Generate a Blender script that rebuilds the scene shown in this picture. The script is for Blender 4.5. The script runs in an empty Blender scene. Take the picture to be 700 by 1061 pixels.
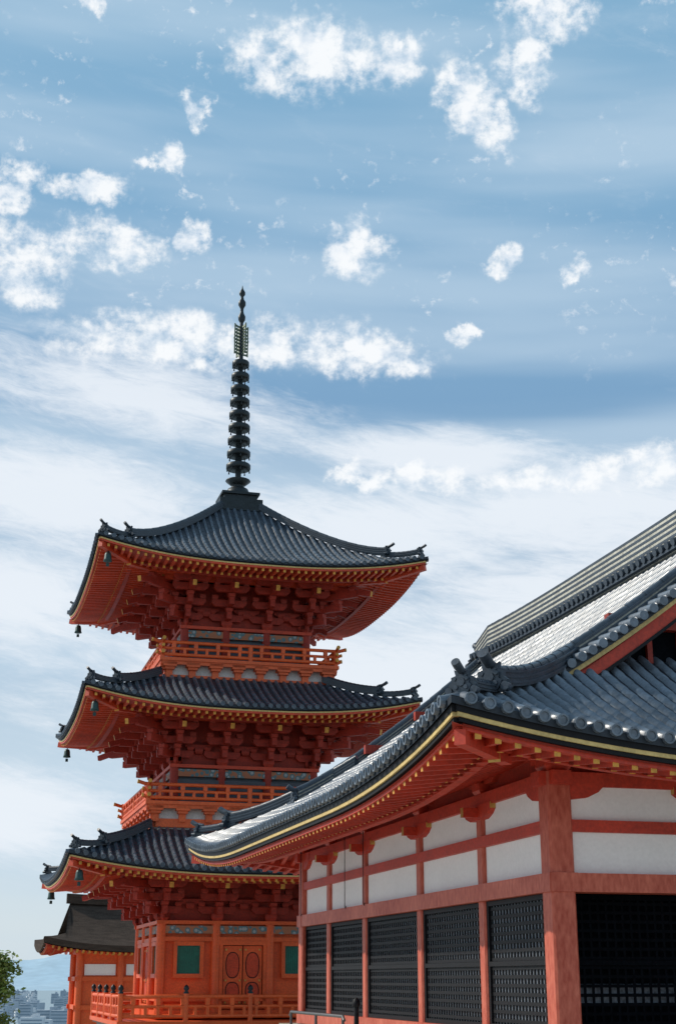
import bpy, math, random
from mathutils import Vector, Matrix, noise
random.seed(7)
scn=bpy.context.scene; COL=scn.collection
E=1.7; PSI=math.radians(15)
# ---------------------------------------------------------------- materials
def mat(name,col,rough=.6,metal=0,var=.25,scale=2.0,bump=.0,spec=.5,col2=None,stretch=(1,1,1),detail_scale=18):
    m=bpy.data.materials.new(name); m.use_nodes=True; nt=m.node_tree; N=nt.nodes; L=nt.links
    b=N['Principled BSDF']; b.inputs['Roughness'].default_value=rough; b.inputs['Metallic'].default_value=metal
    b.inputs['Specular IOR Level'].default_value=spec
    tc=N.new('ShaderNodeTexCoord'); mp=N.new('ShaderNodeMapping'); mp.inputs['Scale'].default_value=stretch
    L.new(tc.outputs['Object'],mp.inputs[0])
    n1=N.new('ShaderNodeTexNoise'); n1.inputs['Scale'].default_value=scale; n1.inputs['Detail'].default_value=6; n1.inputs['Roughness'].default_value=.65
    n2=N.new('ShaderNodeTexNoise'); n2.inputs['Scale'].default_value=detail_scale; n2.inputs['Detail'].default_value=4
    L.new(mp.outputs[0],n1.inputs[0]); L.new(mp.outputs[0],n2.inputs[0])
    ad=N.new('ShaderNodeMath'); ad.operation='ADD'; L.new(n1.outputs[0],ad.inputs[0]); L.new(n2.outputs[0],ad.inputs[1])
    r=N.new('ShaderNodeValToRGB')
    ml=N.new('ShaderNodeMath'); ml.operation='MULTIPLY'; ml.inputs[1].default_value=.5; L.new(ad.outputs[0],ml.inputs[0]); L.new(ml.outputs[0],r.inputs[0])
    lo=[c*(1-var) for c in col]; hi=list(col2) if col2 else [min(1,c*(1+var)) for c in col]
    r.color_ramp.elements[0].position=.36; r.color_ramp.elements[0].color=(*lo,1)
    r.color_ramp.elements[1].position=.64; r.color_ramp.elements[1].color=(*hi,1)
    L.new(r.outputs[0],b.inputs['Base Color'])
    if bump:
        bp=N.new('ShaderNodeBump'); bp.inputs['Strength'].default_value=bump; bp.inputs['Distance'].default_value=.02
        L.new(n2.outputs[0],bp.inputs['Height']); L.new(bp.outputs[0],b.inputs['Normal'])
    return m
def tile_mat(name,col,rough,cell=3.4,lo=.78,hi=1.28,bump=.1):
    m=mat(name,col,rough,var=.28,scale=.7,bump=bump,spec=.7)
    nt=m.node_tree;N=nt.nodes;L=nt.links;b=N['Principled BSDF']
    tc=N.new('ShaderNodeTexCoord'); v=N.new('ShaderNodeTexVoronoi'); v.inputs['Scale'].default_value=cell
    L.new(tc.outputs['Object'],v.inputs[0])
    hs=N.new('ShaderNodeHueSaturation'); src=b.inputs['Base Color'].links[0].from_socket
    L.new(src,hs.inputs['Color']); mr=N.new('ShaderNodeMapRange'); mr.inputs[3].default_value=lo; mr.inputs[4].default_value=hi
    sp=N.new('ShaderNodeSeparateColor'); L.new(v.outputs['Color'],sp.inputs[0]); L.new(sp.outputs[0],mr.inputs[0]); L.new(mr.outputs[0],hs.inputs['Value'])
    L.new(hs.outputs[0],b.inputs['Base Color'])
    mr2=N.new('ShaderNodeMapRange'); mr2.inputs[3].default_value=rough-.03; mr2.inputs[4].default_value=rough+.08; L.new(sp.outputs[1],mr2.inputs[0]); L.new(mr2.outputs[0],b.inputs['Roughness'])
    return m
def pattern_mat(name,a,b_,c,scale=6):
    m=bpy.data.materials.new(name); m.use_nodes=True; nt=m.node_tree;N=nt.nodes;L=nt.links;b=N['Principled BSDF']; b.inputs['Roughness'].default_value=.7
    tc=N.new('ShaderNodeTexCoord'); v=N.new('ShaderNodeTexVoronoi'); v.inputs['Scale'].default_value=scale; L.new(tc.outputs['Object'],v.inputs[0])
    r=N.new('ShaderNodeValToRGB'); r.color_ramp.interpolation='CONSTANT'; L.new(v.outputs['Distance'],r.inputs[0])
    r.color_ramp.elements[0].color=(*a,1); r.color_ramp.elements[1].color=(*b_,1); r.color_ramp.elements[1].position=.28
    e=r.color_ramp.elements.new(.5); e.color=(*c,1); L.new(r.outputs[0],b.inputs['Base Color']); return m
M={}
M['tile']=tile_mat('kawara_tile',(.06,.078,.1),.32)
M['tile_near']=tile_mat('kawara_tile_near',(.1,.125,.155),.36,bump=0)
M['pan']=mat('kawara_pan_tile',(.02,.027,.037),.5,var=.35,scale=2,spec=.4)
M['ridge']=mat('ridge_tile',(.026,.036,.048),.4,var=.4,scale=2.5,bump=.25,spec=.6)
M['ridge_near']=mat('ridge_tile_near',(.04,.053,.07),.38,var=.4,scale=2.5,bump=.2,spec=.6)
M['cream']=mat('ridge_plaster',(.47,.45,.38),.8,var=.35,scale=3)
M['red']=mat('vermilion',(.54,.052,.013),.5,var=.25,scale=1.5,bump=.08)
M['redb']=mat('vermilion_orange',(.74,.11,.019),.5,var=.22,scale=1.2,bump=.08)
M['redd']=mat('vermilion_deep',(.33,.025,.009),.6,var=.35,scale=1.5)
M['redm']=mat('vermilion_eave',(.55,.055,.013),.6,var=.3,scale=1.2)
M['faded']=mat('vermilion_faded',(.52,.065,.027),.55,var=.25,scale=.9,col2=(.66,.17,.1),bump=.15,stretch=(1,1,.35))
M['hallred']=mat('vermilion_hall',(.5,.042,.016),.55,var=.25,scale=1.2,bump=.1)
M['yellow']=mat('ochre_paint',(.6,.29,.04),.55,var=.25,scale=4)
M['gold']=mat('gilt_metal',(.6,.38,.1),.4,metal=.5,var=.2,scale=5)
M['fascia']=mat('cream_fascia',(.6,.43,.16),.6,var=.25,scale=2)
M['white']=mat('white_plaster',(.93,.93,.91),.85,var=.05,scale=.8,bump=.08)
M['offwhite']=mat('weathered_plaster',(.62,.6,.56),.85,var=.2,scale=1.5,bump=.08)
M['black']=mat('black_lacquer',(.006,.006,.008),.6,var=.3,scale=3,spec=.25)
M['dark']=mat('dark_interior',(.004,.005,.007),.95,var=.4,scale=1,spec=.05)
M['lattice_light']=mat('lattice_backing',(.3,.33,.37),.8,var=.35,scale=.6,spec=.2)  # pale backing colour gives the light showing through the open lattice grid
M['pale']=mat('far_lattice_light',(.17,.19,.22),.8,var=.6,scale=1.6)  # daylight through the far-side lattice, put in as a pale colour
M['green']=mat('green_window_bars',(.015,.15,.1),.5,var=.3,scale=3)
M['pattern']=pattern_mat('painted_beam_pattern',(.36,.4,.4),(.1,.2,.22),(.4,.16,.08),5)
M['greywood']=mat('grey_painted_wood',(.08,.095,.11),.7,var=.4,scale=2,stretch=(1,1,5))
M['bronze']=mat('bronze_patina',(.022,.028,.03),.45,metal=.5,var=.4,scale=4)
M['patina']=mat('green_bronze',(.025,.06,.055),.5,metal=.3,var=.3,scale=6)
M['openwork']=mat('openwork_metal',(.12,.15,.1),.5,metal=.4,var=.3,scale=6)
M['stone']=mat('granite',(.3,.29,.27),.85,var=.25,scale=3,bump=.3)
M['bark']=mat('cypress_bark_roof',(.062,.045,.035),.95,var=.45,scale=1.5,bump=.6,stretch=(1,1,6),spec=.1)
M['steel']=mat('dark_painted_steel',(.12,.12,.12),.45,metal=.5,var=.15)
M['leaf']=mat('leaf',(.09,.15,.03),.6,var=.4,scale=2,col2=(.3,.37,.06))
M['trunk']=mat('tree_bark',(.09,.065,.045),.9,var=.3,scale=4,bump=.4)
M['hazy_hill']=mat('far_hill_haze',(.34,.47,.56),.95,var=.12,scale=.0015,detail_scale=.01)  # aerial haze over the far hills is mixed into this bluish base colour
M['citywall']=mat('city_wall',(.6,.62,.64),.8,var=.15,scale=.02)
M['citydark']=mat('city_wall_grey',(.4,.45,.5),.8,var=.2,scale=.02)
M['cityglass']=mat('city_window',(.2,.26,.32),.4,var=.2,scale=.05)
# ---------------------------------------------------------------- mesh builder
class MB:
    def __init__(s): s.v=[];s.f=[];s.m=[];s.s=[]
    def add(s,vs,fs,mi=0,sm=False):
        n=len(s.v); s.v+=[tuple(v) for v in vs]
        for f in fs: s.f.append(tuple(i+n for i in f)); s.m.append(mi); s.s.append(sm)
    def box(s,c,sz,mi=0,rz=0):
        c=Vector(c); R=Matrix.Rotation(rz,3,'Z'); x,y,z=[k/2 for k in sz]
        vs=[c+R@Vector((a*x,b*y,d*z)) for d in (-1,1) for a,b in ((-1,-1),(1,-1),(1,1),(-1,1))]
        s.add(vs,[(3,2,1,0),(4,5,6,7),(0,1,5,4),(1,2,6,5),(2,3,7,6),(3,0,4,7)],mi)
    def beam(s,p,q,w,h,mi=0,em=None):
        p=Vector(p);q=Vector(q);t=(q-p).normalized(); sd=t.cross(Vector((0,0,1)))
        if sd.length<1e-4: sd=Vector((1,0,0))
        sd.normalize(); up=sd.cross(t)
        vs=[o+sd*(a*w/2)+up*(b*h/2) for o in (p,q) for a,b in ((-1,-1),(1,-1),(1,1),(-1,1))]
        s.add(vs,[(0,1,5,4),(1,2,6,5),(2,3,7,6),(3,0,4,7),(3,2,1,0)],mi)
        s.add(vs[4:],[(0,1,2,3)],mi if em is None else em)
    def lathe(s,pr,c=(0,0,0),n=16,mi=0,sm=True):
        c=Vector(c);vs=[];fs=[]
        for r,z in pr:
            for k in range(n):
                a=2*math.pi*k/n; vs.append(c+Vector((r*math.cos(a),r*math.sin(a),z)))
        for j in range(len(pr)-1):
            for k in range(n): fs.append((j*n+k,j*n+(k+1)%n,(j+1)*n+(k+1)%n,(j+1)*n+k))
        s.add(vs,fs,mi,sm)
        s.add(vs[:n],[tuple(range(n))[::-1]],mi); s.add(vs[-n:],[tuple(range(n))],mi)
    def tube(s,path,r,n=8,mi=0):
        P=[Vector(p) for p in path]; vs=[];fs=[]
        for i,p in enumerate(P):
            t=(P[min(i+1,len(P)-1)]-P[max(i-1,0)]).normalized(); a=t.cross(Vector((0,0,1)))
            if a.length<1e-3: a=Vector((1,0,0))
            a.normalize(); b=a.cross(t); rr=r[i] if isinstance(r,(list,tuple)) else r
            for k in range(n):
                an=2*math.pi*k/n; vs.append(p+a*rr*math.cos(an)+b*rr*math.sin(an))
        for j in range(len(P)-1):
            for k in range(n): fs.append((j*n+k,j*n+(k+1)%n,(j+1)*n+(k+1)%n,(j+1)*n+k))
        s.add(vs,fs,mi,True); s.add(vs[:n],[tuple(range(n))[::-1]],mi); s.add(vs[-n:],[tuple(range(n))],mi)
    def sweep(s,path,prof,mi=0):
        P=[Vector(p) for p in path]; n=len(prof); vs=[];fs=[]
        for i,p in enumerate(P):
            t=P[min(i+1,len(P)-1)]-P[max(i-1,0)]; sd=Vector((t.y,-t.x,0)).normalized()
            for a,b in prof: vs.append(p+sd*a+Vector((0,0,b)))
        for j in range(len(P)-1):
            for k in range(n): fs.append((j*n+k,j*n+(k+1)%n,(j+1)*n+(k+1)%n,(j+1)*n+k))
        fs.append(tuple(range(n))[::-1]); fs.append(tuple(range((len(P)-1)*n,len(P)*n)))
        s.add(vs,fs,mi)
    def xf(s,mb,Mx):
        s.add([Mx@Vector(v) for v in mb.v],[],0); n=len(s.v)-len(mb.v)
        for f,m,q in zip(mb.f,mb.m,mb.s): s.f.append(tuple(i+n for i in f)); s.m.append(m); s.s.append(q)
    def data(s,name,mats):
        me=bpy.data.meshes.new(name); me.from_pydata(s.v,[],s.f)
        for m in mats: me.materials.append(M[m])
        me.polygons.foreach_set('material_index',s.m); me.polygons.foreach_set('use_smooth',s.s); me.update(); return me
    def build(s,name,mats,parent=None,label=None):
        if isinstance(mats,str): mats=[mats]
        return link(name,s.data(name,mats),parent,label)
def link(name,me,parent=None,label=None,loc=None,rz=None):
    o=bpy.data.objects.new(name,me); COL.objects.link(o)
    if parent: o.parent=parent
    if label: o['label']=label
    if loc is not None: o.location=loc
    if rz is not None: o.rotation_euler=(0,0,rz)
    return o
def tag(o,label,cat,group=None):
    o['label']=label;o['category']=cat
    if group:o['group']=group
    return o
def thing(name,label,cat,loc,rz=0,group=None):
    o=link(name,None,loc=loc,rz=rz); return tag(o,label,cat,group)
def rect(w,z0,z1): return [(-w/2,z0),(w/2,z0),(w/2,z1),(-w/2,z1)]
# ---------------------------------------------------------------- roof kit
OUT=[Vector((0,-1,0)),Vector((1,0,0)),Vector((0,1,0)),Vector((-1,0,0))]
LAT=[Vector((1,0,0)),Vector((0,1,0)),Vector((-1,0,0)),Vector((0,-1,0))]
class Roof:
    def __init__(s,Lx,Ly,z0,b,c,K,R): s.Lx,s.Ly,s.z0,s.b,s.c,s.K,s.R=Lx,Ly,z0,b,c,K,R
    def lift(s,c,d): return s.K*max(0,1-max(c,0)/s.R)**2.5*max(0,1-max(d,0)/s.R)**1.5
    def z(s,c,d): return s.z0+s.b*d+s.c*d*abs(d)+s.lift(c,d)
    def L(s,k): return s.Lx if k%2==0 else s.Ly
    def P(s,k,sv,d,z):
        if k==0: return Vector((sv,-(s.Ly-d),z))
        if k==1: return Vector((s.Lx-d,sv,z))
        if k==2: return Vector((-sv,s.Ly-d,z))
        return Vector((-(s.Lx-d),-sv,z))
    def tiles(R_,dl,sp,tile,r,ns=5,step=.025,dn=8,jit=1.0):
        mb=MB()
        for k in range(4):
            L=R_.L(k); n=round(2*L/sp); w=2*L/n
            S=[-L+i*w for i in range(n+1)]; D=[max(0,dl(k,L-abs(x))) for x in S]
            def seq(x,dd,dmx):
                nt=int(math.ceil(dmx/tile)); out=[]
                for j in range(nt):
                    a=min(j*tile,dd); b=min((j+1)*tile,dd)
                    out.append((a,step)); out.append((b,0))
                return out
            for i in range(n):
                da,db=D[i],D[i+1]
                if abs(da-db)>2*w: da=db=min(da,db)
                mx=max(da,db)
                if mx<=0.01: continue
                qa=seq(S[i],da,mx); qb=seq(S[i+1],db,mx)
                vs=[R_.P(k,S[i],d,R_.z(L-abs(S[i]),d)+h*.7) for d,h in qa]+[R_.P(k,S[i+1],d,R_.z(L-abs(S[i+1]),d)+h*.7) for d,h in qb]
                m=len(qa); mb.add(vs,[(j,m+j,m+j+1,j+1) for j in range(m-1)],1)
                lv=[vs[0],vs[m],vs[m]-Vector((0,0,.1)),vs[0]-Vector((0,0,.1))]; mb.add(lv,[(0,1,2,3)],1)
            for i in range(1,n):
                x=S[i]; c=L-abs(x); dd=D[i]
                if dd<.15: continue
                jx=random.gauss(0,.004)*jit
                q=seq(x,dd,dd); vs=[];fs=[]
                for d,h in q:
                    if h: jz=random.gauss(0,.002)*jit; jr=random.gauss(1,.012)
                    rr=r*(1.0 if h else .9)*jr; p=R_.P(k,x+jx,d-.03 if d==0 else d,R_.z(c,d)+h*.3+jz)
                    for a in range(ns):
                        an=math.pi*a/(ns-1); vs.append(p+LAT[k]*rr*math.cos(an)+Vector((0,0,rr*math.sin(an)*1.25-.0)))
                for j in range(len(q)-1):
                    for a in range(ns-1): fs.append((j*ns+a,j*ns+a+1,(j+1)*ns+a+1,(j+1)*ns+a))
                mb.add(vs,fs,0,ns>5)
                p=R_.P(k,x+jx,-.03,R_.z(c,0)+r*.25+random.gauss(0,.003)); vs=[]
                for rr,o in ((r*1.1,-.02),(r*1.1,.05),(r*.78,.05),(r*.72,.03)):
                    for a in range(dn):
                        an=2*math.pi*a/dn; vs.append(p+OUT[k]*o+LAT[k]*rr*math.cos(an)+Vector((0,0,rr*math.sin(an))))
                fs=[(j*dn+a,j*dn+(a+1)%dn,(j+1)*dn+(a+1)%dn,(j+1)*dn+a) for j in range(3) for a in range(dn)]+[tuple(range(3*dn,4*dn))]
                mb.add(vs,fs,0,False)
        return mb
    def eavepath(s,k,d,dz,n=28):
        L=s.L(k)-d; out=[]
        for i in range(n+1):
            x=-L+2*L*i/n; c=s.L(k)-abs(x); out.append(s.P(k,x,d,s.z0+s.lift(c,0)+dz))
        return out
    def soffit(s,dA,dW,s1,s2,sp,w,h,t0=.26,t1=.2):
        z1=lambda c,d:s.z0-t0+s1*d+s.lift(c,d); z2=lambda c,d:s.z0-t0-t1+s2*d+s.lift(c,d)
        mb=MB()
        for k in range(4):
            L=s.L(k); n=round(2*L/sp/2)*2
            for (za,d0,d1) in ((z1,.1,dA+.05),(z2,dA-.05,dW)):
                m=4
                for i in range(n):
                    xs=[-L+2*L*i/n,-L+2*L*(i+1)/n]; vs=[]
                    for x in xs:
                        c=L-abs(x)
                        for j in range(m+1): d=min(d0+(d1-d0)*j/m,max(c,0)); vs.append(s.P(k,x,d,za(c,d)))
                    mb.add(vs,[(j,m+1+j,m+2+j,j+1) for j in range(m)],0)
            for i in range(n):
                x=-L+2*L*(i+.5)/n; c=L-abs(x)
                for za,d0,d1 in ((z1,.16,dA+.05),(z2,dA-.22,dW)):
                    dd=min(d1,c)
                    if dd-d0<.08: continue
                    mb.beam(s.P(k,x,dd,za(c,dd)-h/2+.005),s.P(k,x,d0,za(c,d0)-h/2+.005),w,h,1,2)
        return mb,z1,z2
    def hippath(s,sx,sy,d0,d1,dz,n=14,flip=.0):
        out=[]
        for i in range(n+1):
            d=d0+(d1-d0)*i/n; z=s.z(d,d)+dz+flip*max(0,1-(d-d0)/1.2)**2
            out.append(Vector((sx*(s.Lx-d),sy*(s.Ly-d),z)))
        return out
def oni_mb(sc=1.0,tr=.1,tl=.45):
    mb=MB(); o=[(-.26,-.1),(-.34,.04),(-.4,.16),(-.3,.24),(-.31,.36),(-.18,.4),(-.22,.56),(-.09,.5),(0,.62)]
    o=o+[(-x,z) for x,z in o[-2::-1]]; n=len(o)
    for y0,y1,f in ((.1,-.04,1.0),(-.04,-.1,.72)):
        vs=[(x*f*sc,y0*sc,(z*f+.06*(1-f))*sc) for x,z in o]+[(x*f*sc,y1*sc,(z*f+.06*(1-f))*sc) for x,z in o]
        mb.add(vs,[tuple(range(n)),tuple(range(2*n-1,n-1,-1))]+[(i,(i+1)%n,n+(i+1)%n,n+i) for i in range(n)])
    mb.tube([(0,.3*sc,.48*sc),(0,-.05*sc,.52*sc),(0,-tl*.6*sc,.6*sc),(0,-tl*sc,.7*sc)],[tr*.8*sc,tr*.9*sc,tr*sc,tr*sc],10)
    for x in (-.36,.36): mb.tube([(x*sc,.08*sc,.0*sc),(x*sc,-.12*sc,.0*sc)],.1*sc,10)
    for x,z,r in ((0,.22,.12),(-.17,.3,.05),(.17,.3,.05),(-.14,.08,.06),(.14,.08,.06)): mb.tube([(x*sc,-.05*sc,z*sc),(x*sc,-.15*sc,z*sc)],r*sc,8)
    return mb
def ridge_mb(path,w,h,layers=3,cream=False,top=.1,cf=.55,ins=.86,taper=.12):
    mb=MB(); lh=h/layers
    for i in range(layers):
        ww=w*(1-taper*i/layers)
        mb.sweep(path,rect(ww*ins,i*lh,i*lh+lh*cf),1 if cream else 0)
        mb.sweep(path,rect(ww,i*lh+lh*cf,(i+1)*lh),0)
    for i in range(len(path)-1):
        a,b=path[i]+Vector((0,0,h)),path[i+1]+Vector((0,0,h)); k=max(1,round((b-a).length/.34))
        for j in range(k): mb.tube([a.lerp(b,j/k),a.lerp(b,(j+1)/k)],[top*1.04,top*.92],8)
    return mb
# ================================================================= PAGODA
PC=Vector((-4.12,55.65,0))
pag=thing('three_storied_pagoda','tall vermilion three-storied pagoda with dark tiled roofs and bronze spire','pagoda',(PC.x,PC.y,0),PSI)
oni_p=oni_mb(.58).data('ridge_end_tile',['ridge']); oni_s=oni_mb(.5).data('ridge_end_tile',['ridge'])
def heading(sx,sy): return math.atan2(sx,-sy)
def storey_roof(half,z0,K,dtop,b,c,name_label,off=0.0):
    R=Roof(half,half,z0,b,c,K,half*.98); O=(off,0,0)
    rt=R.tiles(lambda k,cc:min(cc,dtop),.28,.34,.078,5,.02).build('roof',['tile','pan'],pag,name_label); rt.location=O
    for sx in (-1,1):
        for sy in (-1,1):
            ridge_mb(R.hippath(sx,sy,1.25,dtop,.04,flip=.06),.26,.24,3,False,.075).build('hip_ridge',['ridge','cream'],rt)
            ridge_mb(R.hippath(sx,sy,.3,1.4,.04,8,flip=.12),.22,.13,2,False,.07).build('lower_hip_ridge',['ridge','cream'],rt)
            for d,me,dz in ((.22,oni_s,.12),(1.2,oni_p,.14)):
                link('ridge_end_tile',me,rt,None,(sx*(half-d),sy*(half-d),R.z(d,d)+dz),heading(sx,sy))
    fa=MB()
    for k in range(4):
        fa.sweep(R.eavepath(k,.07,-.06),rect(.08,-.07,.0),0)
        fa.sweep(R.eavepath(k,.1,-.13),rect(.1,-.05,.0),1)
        fa.sweep(R.eavepath(k,.13,-.18),rect(.1,-.07,.0),2)
    fa.build('eave_fascia',['black','fascia','red'],pag).location=O
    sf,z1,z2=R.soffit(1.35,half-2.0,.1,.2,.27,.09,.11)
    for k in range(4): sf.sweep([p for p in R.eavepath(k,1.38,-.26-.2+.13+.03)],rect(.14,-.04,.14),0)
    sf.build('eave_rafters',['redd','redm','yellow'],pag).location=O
    for sx in (-1,1):
        for sy in (-1,1):
            h=MB(); q=lambda d,dz:Vector((sx*(half-d),sy*(half-d),z2(d,d)+dz if d>1.3 else z1(d,d)+dz))
            h.beam(q(1.5,-.1),q(.1,-.12),.18,.2,0,0); h.beam(q(half-2.2,-.1),q(1.25,-.16),.2,.24,0,1)
            h.build('hip_rafter',['red','yellow'],pag).location=O
    R.off=off
    return R
R3=storey_roof(6.12,14.4+E,.62,5.57,.40,.053,'topmost tiled roof of the pagoda')
R2=storey_roof(6.05,9.1+E,.6,2.95,.38,.04,'middle tiled roof of the pagoda',-.24)
R1=storey_roof(6.55,3.45+E,.55,3.0,.40,.04,'lowest tiled roof of the pagoda')
def boat(mb,c,L,w,h,ax,mi=0,em=None):
    c=Vector(c);ax=Vector(ax).normalized(); sd=Vector((-ax.y,ax.x,0)); pr=[(-L/2,h/2),(-L/2,0),(-L/2+.14,-h/2),(L/2-.14,-h/2),(L/2,0),(L/2,h/2)]
    vs=[c+ax*a+Vector((0,0,b))+sd*(q*w/2) for q in (-1,1) for a,b in pr]; n=6
    mb.add(vs,[(0,1,2,3,4,5),(11,10,9,8,7,6)]+[(i,(i+1)%n,n+(i+1)%n,n+i) for i in range(n) if i not in(0,4)],mi)
    mb.add(vs,[(0,1,n+1,n),(4,5,n+5,n+4)],mi if em is None else em)
def masu(mb,c,s=.24,mi=0):
    c=Vector(c);a=s/2;b=s*.36
    vs=[c+Vector((x*b,y*b,-s*.3)) for x,y in((-1,-1),(1,-1),(1,1),(-1,1))]+[c+Vector((x*a,y*a,-s*.05)) for x,y in((-1,-1),(1,-1),(1,1),(-1,1))]+[c+Vector((x*a,y*a,s*.3)) for x,y in((-1,-1),(1,-1),(1,1),(-1,1))]
    fs=[(3,2,1,0),(8,9,10,11)]
    for j in(0,4): fs+=[(j+i,j+(i+1)%4,j+4+(i+1)%4,j+4+i) for i in range(4)]
    mb.add(vs,fs,mi)
def bracket(diag=False):
    mb=MB(); f=1.414 if diag else 1
    masu(mb,(0,0,.12),.42)
    for i in range(3):
        z=.34+.42*i; y=-.5*(i+1)*f
        mb.beam((0,.1,z),(0,y-.16,z),.19,.24,0,0)
        masu(mb,(0,y,z+.2),.26)
        if not diag:
            boat(mb,(0,-.5*i,z+.02),1.35,.18,.24,(1,0,0),0,0)
            for x in(-.55,0.55): masu(mb,(x,-.5*i,z+.22),.24)
    mb.beam((0,.1,1.72),(0,-2.05*f,1.1),.15,.19,0,1)
    if not diag: boat(mb,(0,-1.5,1.4),1.4,.18,.2,(1,0,0),0,0)
    return mb
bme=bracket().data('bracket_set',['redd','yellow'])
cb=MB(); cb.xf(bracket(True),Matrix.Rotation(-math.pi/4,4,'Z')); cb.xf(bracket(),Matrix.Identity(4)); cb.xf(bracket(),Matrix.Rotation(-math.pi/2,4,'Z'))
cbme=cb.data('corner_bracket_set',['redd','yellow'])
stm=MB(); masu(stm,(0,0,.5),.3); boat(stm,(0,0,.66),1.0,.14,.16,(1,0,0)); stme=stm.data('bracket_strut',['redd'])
def railing(parent,hb,zf,hgt=.76,giboshi=False):
    for k in range(4):
        mb=MB()
        def q(s,o,z): return LAT[k]*s+OUT[k]*(hb-.1+o)+Vector((0,0,z))
        ex=.0 if giboshi else .34
        for z,r,xx in ((hgt,.065,ex),(hgt*.6,.055,ex*.5),(hgt*.2,.065,ex*.5)):
            pth=[q(-hb+.1-xx,0,zf+z+(.07 if xx else 0)),q(-hb+.1-xx*.4,0,zf+z+.01)]+[q(-hb+.1+(2*hb-.2)*i/6,0,zf+z) for i in range(7)]+[q(hb-.1+xx*.4,0,zf+z+.01),q(hb-.1+xx,0,zf+z+(.07 if xx else 0))]
            mb.tube(pth,r,8,0)
            if xx:
                for sg in(-1,1): mb.tube([q(sg*(hb-.1+xx),0,zf+z+.07),q(sg*(hb-.1+xx+.06),0,zf+z+.08)],r*1.12,8,1)
        n=max(3,round(2*hb/.42))
        for i in range(n+1):
            s=-hb+.1+(2*hb-.2)*i/n
            mb.box(q(s,0,zf+hgt*.42),(.1,.1,hgt*.42),0)
            if i%2==1: mb.box(q(s,0,zf+hgt*.8),(.14,.14,hgt*.3),0)
        mb.build('handrail',['redb','yellow'],parent)
        nn=4 if giboshi else 2
        for i in range(nn):
            s=-hb+.1+(2*hb-.2)*i/nn
            pm=MB(); c=q(s,0,0); pm.lathe([(.09,zf),(.09,zf+hgt+(.1 if giboshi else -.03))],(c.x,c.y,0),10)
            if giboshi: pm.lathe([(.09,zf+hgt+.1),(.09,zf+hgt+.15),(.05,zf+hgt+.18),(.1,zf+hgt+.25),(.075,zf+hgt+.33),(.01,zf+hgt+.39)],(c.x,c.y,0),10,1)
            pm.build('railing_post',['redb','bronze'],parent)
def storey(hw,z0,z1,zs=1.0,first=False):
    bays=[-hw,-hw/3,hw/3,hw]
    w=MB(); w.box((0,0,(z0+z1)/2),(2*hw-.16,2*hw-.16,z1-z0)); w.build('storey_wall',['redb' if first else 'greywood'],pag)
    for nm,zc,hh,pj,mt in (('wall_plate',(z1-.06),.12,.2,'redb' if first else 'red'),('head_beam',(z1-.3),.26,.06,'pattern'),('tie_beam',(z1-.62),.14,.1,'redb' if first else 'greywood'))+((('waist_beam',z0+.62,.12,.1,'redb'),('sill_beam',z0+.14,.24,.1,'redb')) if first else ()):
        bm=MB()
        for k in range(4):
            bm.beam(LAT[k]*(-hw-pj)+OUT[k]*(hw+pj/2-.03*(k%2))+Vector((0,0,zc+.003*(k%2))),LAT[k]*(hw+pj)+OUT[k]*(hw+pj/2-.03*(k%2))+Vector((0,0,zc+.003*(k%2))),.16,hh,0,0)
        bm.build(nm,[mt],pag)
    cm=MB(); cm.lathe([(.17,z0),(.17,z1-.12)],n=14); cme=cm.data('column',['redb' if first else 'redd'])
    for k in range(4):
        for i in range(3):
            p=LAT[k]*bays[i]+OUT[k]*hw; link('column',cme,pag,None,(p.x,p.y,0))
    for k in range(4):
        ang=math.radians(90*k)
        for i in(1,2):
            p=LAT[k]*bays[i]+OUT[k]*hw; link('bracket_set',bme,pag,None,(p.x,p.y,z1),ang).scale=(1,1,zs)
        p=LAT[k]*bays[3]+OUT[k]*hw
        link('corner_bracket_set',cbme,pag,None,(p.x,p.y,z1),ang+math.pi/2).scale=(1,1,zs)
        o=hw+1.5
        pu=MB(); pu.beam(LAT[k]*(-o-.5)+OUT[k]*o+Vector((0,0,z1+1.58*zs+.004*(k%2))),LAT[k]*(o+.5)+OUT[k]*o+Vector((0,0,z1+1.58*zs+.004*(k%2))),.18,.2,0,1); pu.build('eave_purlin',['red','yellow'],pag)
        pu=MB(); pu.beam(LAT[k]*(-o+.5)+OUT[k]*(o-.5)+Vector((0,0,z1+1.5*zs+.004*(k%2))),LAT[k]*(o-.5)+OUT[k]*(o-.5)+Vector((0,0,z1+1.5*zs+.004*(k%2))),.16,.2,0,1); pu.build('inner_purlin',['red','yellow'],pag)
        for x in (-hw*2/3,0,hw*2/3):
            c=LAT[k]*x+OUT[k]*hw; link('bracket_strut',stme,pag,None,(c.x,c.y,z1),ang)
    iw=MB(); iw.box((0,0,z1+.8),(2*hw-.3,2*hw-.3,1.9)); iw.build('bracket_wall',['redd'],pag)
storey(2.9,-1.3+E,1.95+E,1.0,first=True)
storey(2.6,5.7+E,7.45+E,1.05)
storey(2.35,10.9+E,12.7+E,1.08)
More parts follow.
